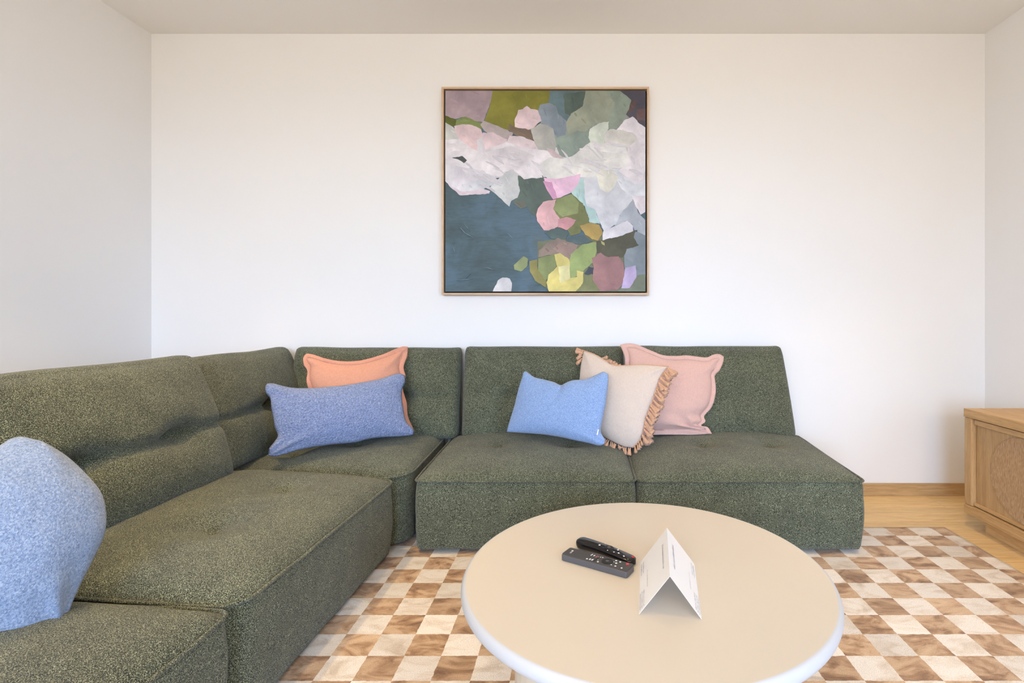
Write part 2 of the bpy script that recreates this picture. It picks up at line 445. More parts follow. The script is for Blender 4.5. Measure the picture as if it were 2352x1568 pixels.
def backrest(root, x0, x1, foot, top, z0, z1, th0, th1, seed, crease=.02, buttons=(), taper=(0, 0), bulge=.035, name='backrest', rot=0, piv=(0, 0)):
    """puffy back cushion; local frame: x along its width, y away from the sitter"""
    nx, ny, nz = 44, 10, 34; hx = (x1-x0)/2; hz = (z1-z0)/2; cx = (x0+x1)/2; r = .040
    bm = bmesh.new(); vmap = {}
    def pos(a, b, c):
        th = th0+(th1-th0)*(c*.5+.5); hy = th/2; rr = min(r, hy*.98)
        P = Vector((a*hx, b*hy, c*hz))
        q = Vector((max(-(hx-rr), min(hx-rr, P.x)), max(-(hy-rr), min(hy-rr, P.y)), max(-(hz-rr), min(hz-rr, P.z))))
        dv = P-q
        if dv.length > 1e-9: P = q+dv.normalized()*rr
        t = (c+1)/2
        # front puff, crease and buttons
        if b < 0:
            env = max(0, 1-abs(a)**3)*max(0, 1-abs(c)**3)
            y = P.y-bulge*env
            w = -b
            zc = -.06*hz
            wl = .018+.006*mn.noise(Vector((a*3+seed, 0, 0)))
            y += w*crease*math.exp(-((P.z-zc-.012*mn.noise(Vector((a*2.3, seed, 1))))/wl)**2)*(.5+.5*(1-abs(a)**4))
            for (bx, dep) in buttons:
                rx = (P.x-bx*hx); rz = P.z-zc
                y += w*dep*math.exp(-(rx*rx/.0030+rz*rz/.0012))+w*dep*.5*math.exp(-(rx*rx/.016+rz*rz/.0035))
            P.y = y
        P.y += .004*mn.noise(Vector((P.x*7+seed, P.z*7, b)))+.0018*mn.noise(Vector((P.x*24, P.z*24, seed)))
        P.z += .006*mn.noise(Vector((P.x*4, seed, c)))*(c > .5)
        # little ears at the upper corners
        P.z += .010*max(0, abs(a)-.9)/.1*(c > .9)
        P.x *= 1
        if a > 0: P.x -= taper[1]*t*a
        else: P.x += taper[0]*t*-a
        P.y += foot+(top-foot)*t**1.5+th/2
        return Vector((P.x+cx, P.y, P.z+(z0+z1)/2))
    def V(i, j, k):
        key = (i, j, k)
        if key not in vmap:
            vmap[key] = bm.verts.new(pos(2*i/nx-1, 2*j/ny-1, 2*k/nz-1))
        return vmap[key]
    def face(a, b, c, d): bm.faces.new((a, b, c, d))
    for i in range(nx):
        for k in range(nz):
            face(V(i, 0, k), V(i+1, 0, k), V(i+1, 0, k+1), V(i, 0, k+1))
            face(V(i, ny, k+1), V(i+1, ny, k+1), V(i+1, ny, k), V(i, ny, k))
    for i in range(nx):
        for j in range(ny):
            face(V(i, j, nz), V(i+1, j, nz), V(i+1, j+1, nz), V(i, j+1, nz))
            face(V(i, j+1, 0), V(i+1, j+1, 0), V(i+1, j, 0), V(i, j, 0))
    for j in range(ny):
        for k in range(nz):
            face(V(0, j+1, k), V(0, j, k), V(0, j, k+1), V(0, j+1, k+1))
            face(V(nx, j, k), V(nx, j+1, k), V(nx, j+1, k+1), V(nx, j, k+1))
    if rot:
        bmesh.ops.rotate(bm, verts=bm.verts[:], cent=(0, 0, 0), matrix=Matrix.Rotation(rot, 3, 'Z'))
    if piv != (0, 0): bmesh.ops.translate(bm, verts=bm.verts[:], vec=(piv[0], piv[1], 0))
    me = bpy.data.meshes.new(name); bm.to_mesh(me); bm.free()
    return link_obj(name, me, root, M['sofa'])

DIM = [(-.175, .385), (.185, .385)]
def module(x, y, rz, label, seed):
    r = empty('sofa_module', (x, y, 0), rz); tag(r, label, 'sofa', 'modules of the green corner sofa')
    return r
# two modules against the back wall
mC = module(-.2485, 2.262, 0, 'green boucle sofa module behind the remotes, with the small blue cushion', 1)
seat_parts(mC, .956, .72, (.03, .03, .04, .04), DIM, 1)
backrest(mC, -.415, .478, .575, .655, .365, .868, .13, .10, 1, .006, ((-.42, .014), (.42, .014)))
mD = module(.7275, 2.262, 0, 'armless end module of the green sofa at the right, beside bare wall', 2)
seat_parts(mD, .985, .72, (.05, .02, .03, .04), [(-.12, .385), (.215, .385)], 2)
backrest(mD, -.485, .448, .575, .655, .365, .870, .13, .10, 2, .004, ((-.42, .010), (.42, .010)), taper=(0, .055))
# corner module
mK = module(-1.195, 2.300, 0, 'corner module of the green sofa, holding the long blue cushion', 3)
seat_parts(mK, .84, .69, (.05, .11, .05, .05), [(.05, .36), (-.2, .22)], 3)
backrest(mK, -.425, .510, .540, .622, .365, .862, .13, .10, 3, .012, ((-.3, .02), (.30, .06)))
backrest(mK, -.37, .445, 0, .15, .365, .862, .13, .10, 4, .022, ((-.2, .016), (.22, .07)), rot=math.pi/2, piv=(-.318, .235))
# two modules along the left, facing right
mA = module(-.832, 1.778, math.pi/2-R_(1.6), 'green sofa module left of the rug, its two seat buttons in full view', 5)
seat_parts(mA, .985, .74, (.07, .045, .05, .05), [(-.16, .31), (.2, .31)], 5)
backrest(mA, -.48, .372, .605, .775, .365, .878, .14, .11, 5, .036, ((-.45, .045), (.42, .06)), bulge=.05)
mB = module(-.853, .782, math.pi/2, 'green sofa module nearest the lens, cut off at the lower left', 6)
seat_parts(mB, .972, .74, (.05, .035, .05, .05), DIM, 6)
backrest(mB, -.48, .478, .605, .775, .365, .878, .14, .11, 6, .022, ((-.42, .04), (.42, .04)), bulge=.045)

# ------------------------------------------------------------------ cushions
def unproj(px, py, P0, n):
    o = Vector((0, 0, CH)); dr = Vector(((px-VX)/F, 1, -(py-VY)/F))
    t = (Vector(P0)-o).dot(n)/dr.dot(n); return o+dr*t
def catmull(pts, m):
    P = [pts[0]*2-pts[1]]+pts+[pts[-1]*2-pts[-2]]; dense = []
    for i in range(1, len(P)-2):
        for k in range(12):
            t = k/12; a, b, c, d = P[i-1], P[i], P[i+1], P[i+2]
            dense.append(.5*((2*b)+(c-a)*t+(2*a-5*b+4*c-d)*t*t+(3*b-a-3*c+d)*t**3))
    dense.append(P[-2]); L = [0]
    for i in range(1, len(dense)): L.append(L[-1]+(dense[i]-dense[i-1]).length)
    out = []; j = 0
    for k in range(m+1):
        s = L[-1]*k/m
        while j < len(L)-2 and L[j+1] < s: j += 1
        f = (s-L[j])/max(1e-9, L[j+1]-L[j]); out.append(dense[j].lerp(dense[j+1], min(1, f)))
    return out
class Cushion:
    def __init__(s, name, label, P0, along, tilt, top, right, bottom, left, T, mat, seed=1, Nn=60, flange=None, wr=.004, cat='cushion', group='scatter cushions on the sofa', folds=(), p=2.4, q=.55, backT=.8):
        a = Vector((along[0], along[1], 0)).normalized(); up = Vector((0, 0, 1))
        nf = Vector((a.y, -a.x, 0))              # horizontal normal, towards the lens
        if nf.y > 0: nf = -nf
        nrm = (nf*math.cos(tilt)+up*math.sin(tilt)).normalized(); s.n = nrm
        e2 = nrm.cross(a); e2 = e2 if e2.z > 0 else -e2
        P0 = Vector(P0); s.P0, s.a, s.e2 = P0, a, e2
        def to2(pt):
            w = unproj(pt[0], pt[1], P0, nrm)-P0; return Vector((w.dot(a), w.dot(e2)))
        side = lambda l: catmull([to2(p) for p in l], Nn)
        t_, r_, b_, l_ = side(top), side(right), side(bottom), side(left)
        s.t_, s.r_, s.b_, s.l_ = t_, r_, b_, l_
        s.root = empty(name, P0); tag(s.root, label, cat, group)
        fl = flange or 0
        def coons(i, j):
            u, v = i/Nn, j/Nn
            return (t_[i]*(1-v)+b_[i]*v+l_[j]*(1-u)+r_[j]*u-(t_[0]*(1-u)*(1-v)+t_[-1]*u*(1-v)+b_[0]*(1-u)*v+b_[-1]*u*v))
        s.coons = coons
        def th(i, j):
            u, v = abs(2*i/Nn-1), abs(2*j/Nn-1)
            if fl: u, v = min(1, u/(1-fl)), min(1, v/(1-fl))
            return T*((1-u**p)*(1-v**p))**q
        def w3(q, h): return a*q.x+e2*q.y+nrm*h
        def build(nm, test, base_t, parent, mt):
            vs, fs, idx = [], [], {}
            for sgn in (1, -1):
                for j in range(Nn+1):
                    for i in range(Nn+1):
                        if not test(i, j): continue
                        h = th(i, j); Q = coons(i, j); h *= (1 if sgn > 0 else backT)
                        edge = i in (0, Nn) or j in (0, Nn)
                        wv = mn.noise(Vector((Q.x*11+seed, Q.y*11, sgn)))*wr*min(1, h/.01)+mn.noise(Vector((Q.x*30, Q.y*30+seed, sgn)))*wr*.35*min(1, h/.01)
                        for (fx, fy, ang, wl, ln, amp) in folds:     # folds fanning from a corner
                            dx, dy = i/Nn-fx, j/Nn-fy; rr = math.hypot(dx, dy)
                            if rr > 1e-4:
                                th_ = math.atan2(dy, dx)-ang
                                wv += amp*math.exp(-(rr/ln)**2)*min(1, rr/.05)*math.cos(th_*wl)*math.exp(-(th_/.6)**2)
                        fw = 0
                        if fl: # ripple of the flat border
                            pu, pv = abs(2*i/Nn-1), abs(2*j/Nn-1); m_ = max(0, (max(pu, pv)-(1-fl))/fl)
                            fw = m_*(.010*mn.noise(Vector((Q.x*22+seed, Q.y*22, 5)))) if m_ > 0 else 0
                        hh = sgn*(max(h, base_t)+wv)+fw
                        if edge and not fl: hh = 0
                        idx[(sgn, i, j)] = len(vs); vs.append(w3(Q, hh))
            cell = set()
            for j in range(Nn):
                for i in range(Nn):
                    if all((1, x, y) in idx for x, y in ((i, j), (i+1, j), (i+1, j+1), (i, j+1))) and testc(nm, i, j):
                        cell.add((i, j))
                        A = [(i, j), (i+1, j), (i+1, j+1), (i, j+1)]
                        fs.append(tuple(idx[(1, *k)] for k in A[::-1])); fs.append(tuple(idx[(-1, *k)] for k in A))
            # close borders
            for (i, j) in cell:
                for (di, dj, A, B) in ((0, -1, (i, j), (i+1, j)), (1, 0, (i+1, j), (i+1, j+1)), (0, 1, (i+1, j+1), (i, j+1)), (-1, 0, (i, j+1), (i, j))):
                    if (i+di, j+dj) not in cell:
                        fs.append((idx[(1, *A)], idx[(1, *B)], idx[(-1, *B)], idx[(-1, *A)]))
            me = mesh(nm, vs, fs); bm = bmesh.new(); bm.from_mesh(me)
            bmesh.ops.remove_doubles(bm, verts=bm.verts[:], dist=1e-5); bmesh.ops.delete(bm, geom=[v for v in bm.verts if not v.link_faces], context='VERTS')
            bmesh.ops.recalc_face_normals(bm, faces=bm.faces[:]); bm.to_mesh(me); bm.free()
            return link_obj(nm, me, parent, mt)
        k = int(round(fl*Nn/2)) if fl else 0
        def testc(nm, i, j):
            inner = k <= i < Nn-k and k <= j < Nn-k
            return inner if nm == 'cover' else (not inner)
        always = lambda i, j: True
        s.cover = build('cover', always, .0012 if fl else 0, s.root, mat)
        if fl: s.flange = build('flange', always, .0018, s.root, M['orange_edge'] if mat == M['orange'] else mat)
    def pt(s, q, h=0): return s.a*q.x+s.e2*q.y+s.n*h      # local to the root

R_ = math.radians
# apricot flanged cushion in the corner
cO = Cushion('flanged_cushion', 'apricot linen cushion with a flat flange, behind the long blue cushion', (-.92, 2.755, .43), (.45, .22), R_(14),
    top=[(696, 822), (704, 812), (724, 815), (750, 824), (785, 829), (824, 828), (872, 816), (920, 797), (937, 796)],
    right=[(937, 796), (935, 818), (927, 842), (931, 866), (925, 892), (934, 925), (937, 955), (952, 990)],
    bottom=[(704, 1006), (780, 1002), (870, 1000), (952, 990)],
    left=[(696, 822), (698, 838), (706, 852), (704, 875), (710, 905), (706, 950), (704, 1006)],
    T=.058, mat=M['orange'], seed=3, flange=.11, wr=.003, folds=((1, 0, 2.4, 7, .3, .006),))
# long blue cushion
cL = Cushion('lumbar_cushion', 'long lilac-blue boucle cushion in the corner of the sofa', (-.87, 2.665, .43), (.53, .37), R_(18),
    top=[(609, 890), (613, 881), (627, 880), (646, 885), (672, 890), (708, 891), (761, 887), (800, 883), (835, 877), (872, 870), (900, 861), (918, 857), (930, 862)],
    right=[(930, 862), (931, 878), (924, 893), (923, 910), (926, 935), (929, 955), (936, 972), (950, 986), (950, 999)],
    bottom=[(616, 1045), (628, 1048), (645, 1045), (688, 1033), (750, 1022), (814, 1016), (846, 1008), (880, 1004), (920, 1002), (950, 999)],
    left=[(609, 890), (611, 902), (621, 916), (623, 935), (627, 955), (631, 980), (638, 1000), (630, 1014), (618, 1030), (616, 1045)],
    T=.070, mat=M['blue_long'], seed=5, wr=.004, folds=((0, 1, -.75, 8, .22, .016), (1, 1, -2.6, 7, .2, .010), (0, 0, .9, 6, .15, .006)))
# small blue cushion
cS = Cushion('lumbar_cushion', 'small sky-blue cushion with a white tag, leaning on the tasselled cushion', (-.14, 2.575, .425), (.52, -.20), R_(16),
    top=[(1201, 856), (1207, 852), (1216, 858), (1228, 866), (1253, 872), (1272, 877), (1288, 884), (1300, 879), (1315, 873), (1345, 870), (1370, 860), (1386, 853), (1397, 859)],
    right=[(1397, 859), (1398, 872), (1395, 900), (1391, 930), (1385, 958), (1380, 986), (1384, 1000), (1390, 1010), (1388, 1020)],
    bottom=[(1163, 992), (1180, 993), (1212, 995), (1250, 998), (1288, 1004), (1320, 1011), (1350, 1017), (1374, 1023), (1388, 1020)],
    left=[(1201, 856), (1199, 868), (1194, 885), (1188, 905), (1182, 930), (1175, 952), (1168, 974), (1163, 992)],
    T=.058, mat=M['blue_small'], seed=8, wr=.003, folds=((.5, 0, 1.57, 5, .16, -.012), (1, 1, -2.6, 6, .15, .008)))
# tasselled cushion
cT = Cushion('tasselled_cushion', 'oatmeal cushion edged with caramel tassels, between the blue and pink cushions', (.12, 2.66, .43), (.40, -.17), R_(14),
    top=[(1340, 805), (1350, 808), (1368, 815), (1391, 828), (1410, 838), (1440, 839), (1471, 837), (1506, 839), (1536, 841)],
    right=[(1536, 841), (1527, 852), (1516, 868), (1512, 880), (1503, 908), (1493, 935), (1483, 962), (1478, 990), (1470, 1010), (1453, 1028)],
    bottom=[(1322, 984), (1350, 992), (1380, 1001), (1403, 1012), (1430, 1025), (1453, 1028)],
    left=[(1340, 805), (1334, 838), (1331, 872), (1328, 910), (1324, 950), (1322, 984)],
    T=.060, mat=M['cream'], seed=11, wr=.003, folds=((1, 0, 2.4, 6, .3, .006), (0, 0, .8, 6, .25, .005)))
# pink flanged cushion
cP = Cushion('flanged_cushion', 'blush pink linen cushion with a flat flange, rightmost on the sofa', (.45, 2.765, .43), (1, .03), R_(13),
    top=[(1424, 792), (1436, 789), (1456, 789), (1476, 797), (1498, 806), (1522, 815), (1550, 817), (1580, 816), (1605, 819), (1625, 820), (1638, 814), (1652, 813), (1662, 819)],
    right=[(1662, 819), (1660, 834), (1652, 851), (1642, 864), (1644, 890), (1641, 915), (1634, 936), (1617, 955), (1620, 968), (1610, 977), (1626, 981), (1635, 996)],
    bottom=[(1440, 998), (1480, 999), (1520, 998), (1560, 998), (1590, 998), (1635, 996)],
    left=[(1424, 792), (1430, 806), (1435, 822), (1435, 845), (1437, 900), (1438, 950), (1440, 998)],
    T=.060, mat=M['pink'], seed=14, flange=.10, wr=.004, folds=((1, 1, -2.75, 13, .38, .020), (1, 0, 2.4, 6, .2, .006)))
# near cushion, cut by the left edge of the picture
cN = Cushion('square_cushion', 'large grey-blue wool cushion nearest the lens, cut off by the left edge', (-1.18, 1.16, .43), (.46, .60), R_(20),
    top=[(-260, 1010), (-200, 1035), (-120, 1050), (-40, 1040), (0, 1022), (22, 1008), (48, 1002), (80, 1009)],
    right=[(80, 1009), (118, 1024), (160, 1052), (200, 1090), (232, 1130), (244, 1178), (240, 1228), (214, 1285), (186, 1340), (166, 1385), (152, 1422), (126, 1456)],
    bottom=[(-240, 1450), (-160, 1452), (-80, 1456), (-20, 1462), (30, 1466), (76, 1466), (126, 1456)],
    left=[(-260, 1010), (-235, 1120), (-230, 1240), (-235, 1350), (-240, 1450)],
    T=.085, mat=M['blue_near'], seed=21, wr=.005, folds=((1, 1, -2.3, 7, .3, .014), (1, 0, 2.3, 5, .3, .008)), p=2.2, q=.6)
for o in (cN,):
    o.root['group'] = 'scatter cushions on the sofa'
# white care tags
def care_tag(c, px, py, w, h, ang):
    q = unproj(px, py, c.P0+c.n*.035, c.n)-c.P0
    me = box_mesh('care_tag', -w/2, w/2, -.001, .001, -h/2, h/2)
    o = link_obj('care_tag', me, c.root, M['white'], False, q)
    mat = Matrix((c.a, -c.n, c.e2)).transposed().to_4x4() @ Matrix.Rotation(ang, 4, 'Y')
    o.rotation_euler = mat.to_euler(); o['label'] = 'small white sewn-in tag'
care_tag(cS, 1373, 992, .006, .026, .15)
care_tag(cN, 3, 1404, .05, .022, .45)

# tassels
def tassel_mesh(seed):
    rr = random.Random(seed); n = 14; vs, fs = [], []
    prof = [(.0012, 0), (.0030, .003), (.0042, .006), (.0030, .009), (.0038, .013), (.0058, .020), (.0078, .028), (.0092, .036), (.0080, .0385)]
    for i, (r, z) in enumerate(prof):
        for k in range(n):
            a = 2*math.pi*k/n; f = 1+(.30 if k % 2 else -.22)*(i > 3)*min(1, (i-3)/3)+rr.uniform(-.06, .06)
            vs.append((r*f*math.cos(a), r*f*math.sin(a), z+(rr.uniform(-.003, .002) if i >= 7 else 0)))
    for i in range(len(prof)-1):
        for k in range(n):
            k2 = (k+1) % n; fs.append((i*n+k, i*n+k2, (i+1)*n+k2, (i+1)*n+k))
    fs.append(tuple(range(n))[::-1]); fs.append(tuple((len(prof)-1)*n+k for k in range(n)))
    me = mesh('tassel', vs, fs); me.materials.append(M['tassel'])
    me.polygons.foreach_set('use_smooth', [True]*len(me.polygons)); return me
TM = [tassel_mesh(i) for i in range(4)]
rt = random.Random(9)
def tassels(pts, i0, i1, spacing, dirf, hgt=.0, big=1.0):
    acc = spacing
    for i in range(i0, i1):
        acc += (pts[i+1]-pts[i]).length
        if acc >= spacing:
            acc = 0; q = pts[i]; d2 = dirf(i/len(pts))
            d2 = Vector((d2[0]+rt.uniform(-.18, .18), d2[1]+rt.uniform(-.15, .15)))
            d3 = (cT.a*d2.x+cT.e2*d2.y+cT.n*rt.uniform(-.05, .25)).normalized()
            o = bpy.data.objects.new('tassel', rt.choice(TM)); COL.objects.link(o); o.parent = cT.root
            o.location = cT.pt(q, hgt+rt.uniform(-.003, .006)); o.rotation_euler = d3.to_track_quat('Z', 'Y').to_euler()
            sc = rt.uniform(.88, 1.1)*big; o.scale = (sc, sc, sc)
tassels(cT.r_, 1, 52, .0175, lambda t: (.95, -.75), 0, 1.55)
tassels(cT.r_, 1, 52, .024, lambda t: (.85, -.95), .006, 1.45)
tassels(cT.r_, 50, 60, .009, lambda t: (.35, -.75))
tassels(cT.b_, 30, 60, .0085, lambda t: (.05, -.28), .002)
tassels(cT.t_, 14, 26, .012, lambda t: (.75, .02), -.006)
tassels(cT.l_, 0, 9, .010, lambda t: (-.55, -.55), -.004)
tassels(cT.l_, 0, 3, .006, lambda t: (-.8, .1), -.004)
link_obj('braid', tube_mesh('braid', [cT.pt(q, .001) for q in cT.t_+cT.r_[1:]], .0028, 6), cT.root, M['tassel'])

# ------------------------------------------------------------------ coffee table
TX, TY, TZ, TR = .160, 1.352, .40, .461
tb = empty('round_coffee_table', (TX, TY, 0)); tag(tb, 'round cream coffee table with an ivory edge standing on the rug', 'table')
link_obj('table_top', lathe_mesh('table_top', [(TR-.05, TZ-.004), (TR-.0085, TZ-.004), (TR-.0085, TZ-.0008), (TR-.0095, TZ), (.3, TZ), (.1, TZ), (.001, TZ)], 160), tb, M['table'], smooth=False)
pr = [(TR-.09, TZ-.034), (TR-.010, TZ-.034)]
for i in range(13):
    a = -math.pi/2+math.pi*i/12; pr.append((TR-.010+.012*math.cos(a), TZ-.0165+.0165*math.sin(a)))
pr.append((TR-.014, TZ-.0006)); pr.append((TR-.02, TZ-.004))
link_obj('edge_band', lathe_mesh('edge_band', pr, 160), tb, M['rim'])
# base: three curved panels
def curved_panel(cx, cy, rad, a0, a1, z0, z1, th=.022, n=28):
    vs, fs = [], []
    for i in range(n+1):
        a = a0+(a1-a0)*i/n
        for r in (rad-th/2, rad+th/2):
            for z in (z0, z1): vs.append((cx+r*math.cos(a), cy+r*math.sin(a), z))
    for i in range(n):
        o = i*4
        for (p, q) in ((0, 1), (1, 3), (3, 2), (2, 0)):
            fs.append((o+p, o+q, o+4+q, o+4+p))
    fs.append((0, 2, 3, 1)); e = n*4; fs.append((e, e+1, e+3, e+2)); return mesh('base_panel', vs, fs)
for k, (cx, cy, a0, a1) in enumerate(((0, -.05, R_(186), R_(354)), (0, .05, R_(6), R_(174)))):
    o = link_obj('base_panel', curved_panel(cx, cy, .315, a0, a1, .0134, TZ-.034), tb, M['tbase'], smooth=False)

# ------------------------------------------------------------------ remote controls
def rounded_slab(name, L, Wd, z0, z1, r, bev=.0015, curve=0, taper=0, n=7, seg=24):
    """slab along x with rounded plan corners; curve lifts the middle underside"""
    loop = rrect(-L/2, L/2, -Wd/2, Wd/2, (r,)*4, .006)
    vs, fs = [], []; m = len(loop)
    prof = [(0.0-bev, z0), (0, z0+bev), (0, z1-bev), (-bev, z1)]
    for (o, z) in prof:
        for p in loop:
            q = Vector((p.x*(1+2*o/L), p.y*(1+2*o/Wd)))
            t = q.x/L+.5; wv = 1-taper*t
            zz = z+(curve*(1-(2*t-1)**2) if z < (z0+z1)/2 else curve*.25*(1-(2*t-1)**2))
            vs.append((q.x, q.y*wv, zz))
    for i in range(3):
        for k in range(m):
            k2 = (k+1) % m; fs.append((i*m+k, i*m+k2, (i+1)*m+k2, (i+1)*m+k))
    fs.append(tuple(range(m))[::-1]); fs.append(tuple(3*m+k for k in range(m)))
    return mesh(name, vs, fs)
def pad(name, parent, x, y, z, sx, sy, mat, h=.0009, rnd_=True, rz=0):
    if rnd_:
        me = lathe_mesh(name, [(.5, 0), (.5, .6), (.38, 1), (.001, 1)], 14, True)
        o = link_obj(name, me, parent, mat, True, (x, y, z)); o.scale = (sx, sy, h)
    else:
        me = box_mesh(name, -.5, .5, -.5, .5, 0, 1)
        o = link_obj(name, me, parent, mat, False, (x, y, z)); o.scale = (sx, sy, h)
    o.rotation_euler = (0, 0, rz); return o
# flat graphite remote: local x runs from the logo end (left) to the power button (right)
Lr, Wr = .192, .046
rm = empty('remote_control', (.0375, 1.352, TZ), math.atan2(-.098, .168))
tag(rm, 'flat dark grey remote control with white keys, nearest the lens on the table', 'remote', 'remote controls on the table')
bd = link_obj('body', rounded_slab('body', Lr, Wr, .0005, .0165, .006), rm, M['remside'], False)
link_obj('top_plate', rounded_slab('top_plate', Lr-.002, Wr-.002, .0165, .0185, .006, .0008), rm, M['rem'], False)
zt = .0185
pad('power_button', rm, .081, .013, zt, .0085, .0085, M['red'])['label'] = 'round red power button'
pad('navigation_ring', rm, .030, .000, zt, .030, .030, M['ring'], .0012)
pad('ok_button', rm, .030, .000, zt+.0012, .009, .009, M['grey'], .0008)
for (x, y, s) in ((.048, .015, .0052), (.060, .014, .0052), (.054, .003, .0056), (.047, -.011, .004), (.059, -.012, .0052), (.077, -.013, .005),
                  (.010, -.014, .0050), (.004, .012, .003), (.010, .013, .0036), (.046, .006, .0022), (.006, -.006, .0022), (-.022, -.014, .0052)):
    pad('key', rm, x, y, zt, s, s, M['white'], .0006)
for (x, y, a, b, mt) in ((-.022, .012, .0022, .009, 'white'), (-.014, .011, .0026, .006, 'white'), (-.014, -.012, .003, .0065, 'white'), (-.007, -.012, .003, .007, 'white'), (-.006, .010, .003, .010, 'redm'), (.000, .011, .0018, .005, 'white')):
    pad('key', rm, x, y, zt, a, b, M[mt], .0006, False, -.15)
pad('rocker', rm, .0005, .000, zt, .0022, .034, M['ring'], .0008, False, -.05)
def text(body, parent, x, y, z, size, mat, rz=0):
    cu = bpy.data.curves.new('lettering', 'FONT'); cu.body = body; cu.size = size; cu.extrude = .00012
    o = bpy.data.objects.new('lettering', cu); COL.objects.link(o)
    dg = bpy.context.evaluated_depsgraph_get(); me = bpy.data.meshes.new_from_object(o.evaluated_get(dg)); COL.objects.unlink(o); bpy.data.objects.remove(o)
    me.materials.clear(); me.materials.append(mat)
    q = link_obj('lettering', me, parent, None, False, (x, y, z)); q.rotation_euler = (0, 0, rz); return q
pad('emblem', rm, -.078, .006, zt, .006, .006, M['white'], .0004)
text('LG', rm, -.0745, -.008, zt+.0002, .007, M['white'], math.pi/2)
# glossy arched remote
rg = empty('remote_control', (.0615, 1.4065, TZ), math.atan2(-.118, .160))
tag(rg, 'glossy black arched remote control with a red power key, behind the flat one', 'remote', 'remote controls on the table')
Lg, Wg = .188, .040
def arched():
    n, m = 30, 20; vs, fs = [], []
    for i in range(n+1):
        t = i/n; x = -Lg/2+Lg*t
        e = min(1, math.sqrt(max(0, 1-(max(0, abs(2*t-1)-.82)/.18)**2)))
        w = Wg/2*(1-.10*t)*max(.05, e)
        top = .0315-.010*t-.004*(2*t-1)**2-.006*(1-e); bot = .0005+.006*math.sin(math.pi*t)+.014*(1-e)*(t < .5)+.004*(1-e)
        for k in range(m):
            a = 2*math.pi*k/m; c, s_ = math.cos(a), math.sin(a)
            sx = math.copysign(abs(c)**.55, c); sy = math.copysign(abs(s_)**.7, s_)
            vs.append((x, w*sx*(1 if s_ > 0 else .93), (top+bot)/2+(top-bot)/2*sy))
    for i in range(n):
        for k in range(m):
            k2 = (k+1) % m; fs.append((i*m+k, (i+1)*m+k, (i+1)*m+k2, i*m+k2))
    fs.append(tuple(range(m))); fs.append(tuple(n*m+k for k in range(m))[::-1]); return mesh('body', vs, fs)
gb = link_obj('body', arched(), rg, M['gloss'])
def ztop(x): t = x/Lg+.5; return .0316-.010*t-.004*(2*t-1)**2
tiltg = .055
def gpad(nm, x, y, sx, sy, mat, h=.0008, dz=0):
    o = pad(nm, rg, x, y, ztop(x)-.0003-abs(y)*.06+dz, sx, sy, mat, h); o.rotation_euler = (0, tiltg+.085*x/Lg*2*.9, 0); return o
gpad('navigation_ring', .012, 0, .026, .024, M['ring'], .0014)
gpad('ok_button', .012, 0, .009, .009, M['grey'], .0010, .0014)
gpad('voice_button', -.016, -.004, .006, .006, M['white'])
gpad('power_key', .083, .006, .0075, .0075, M['red'])['label'] = 'red power symbol'
gpad('power_key_centre', .083, .006, .004, .004, M['ring'], .0012)
for (x, y, s) in ((-.010, .014, .003), (.034, .012, .0042), (.036, .006, .0045), (.034, -.010, .004), (.046, -.006, .0055), (.064, -.009, .0052), (.016, -.0135, .0036)):
    gpad('key', x, y, s, s*.8, M['white'])
link_obj('trim_line', tube_mesh('trim_line', [Vector((x, -.0186*(1-.10*(x/Lg+.5)), ztop(x)-.0095)) for x in [-.078+.0078*i for i in range(21)]], .0006, 5), rg, M['remside'])

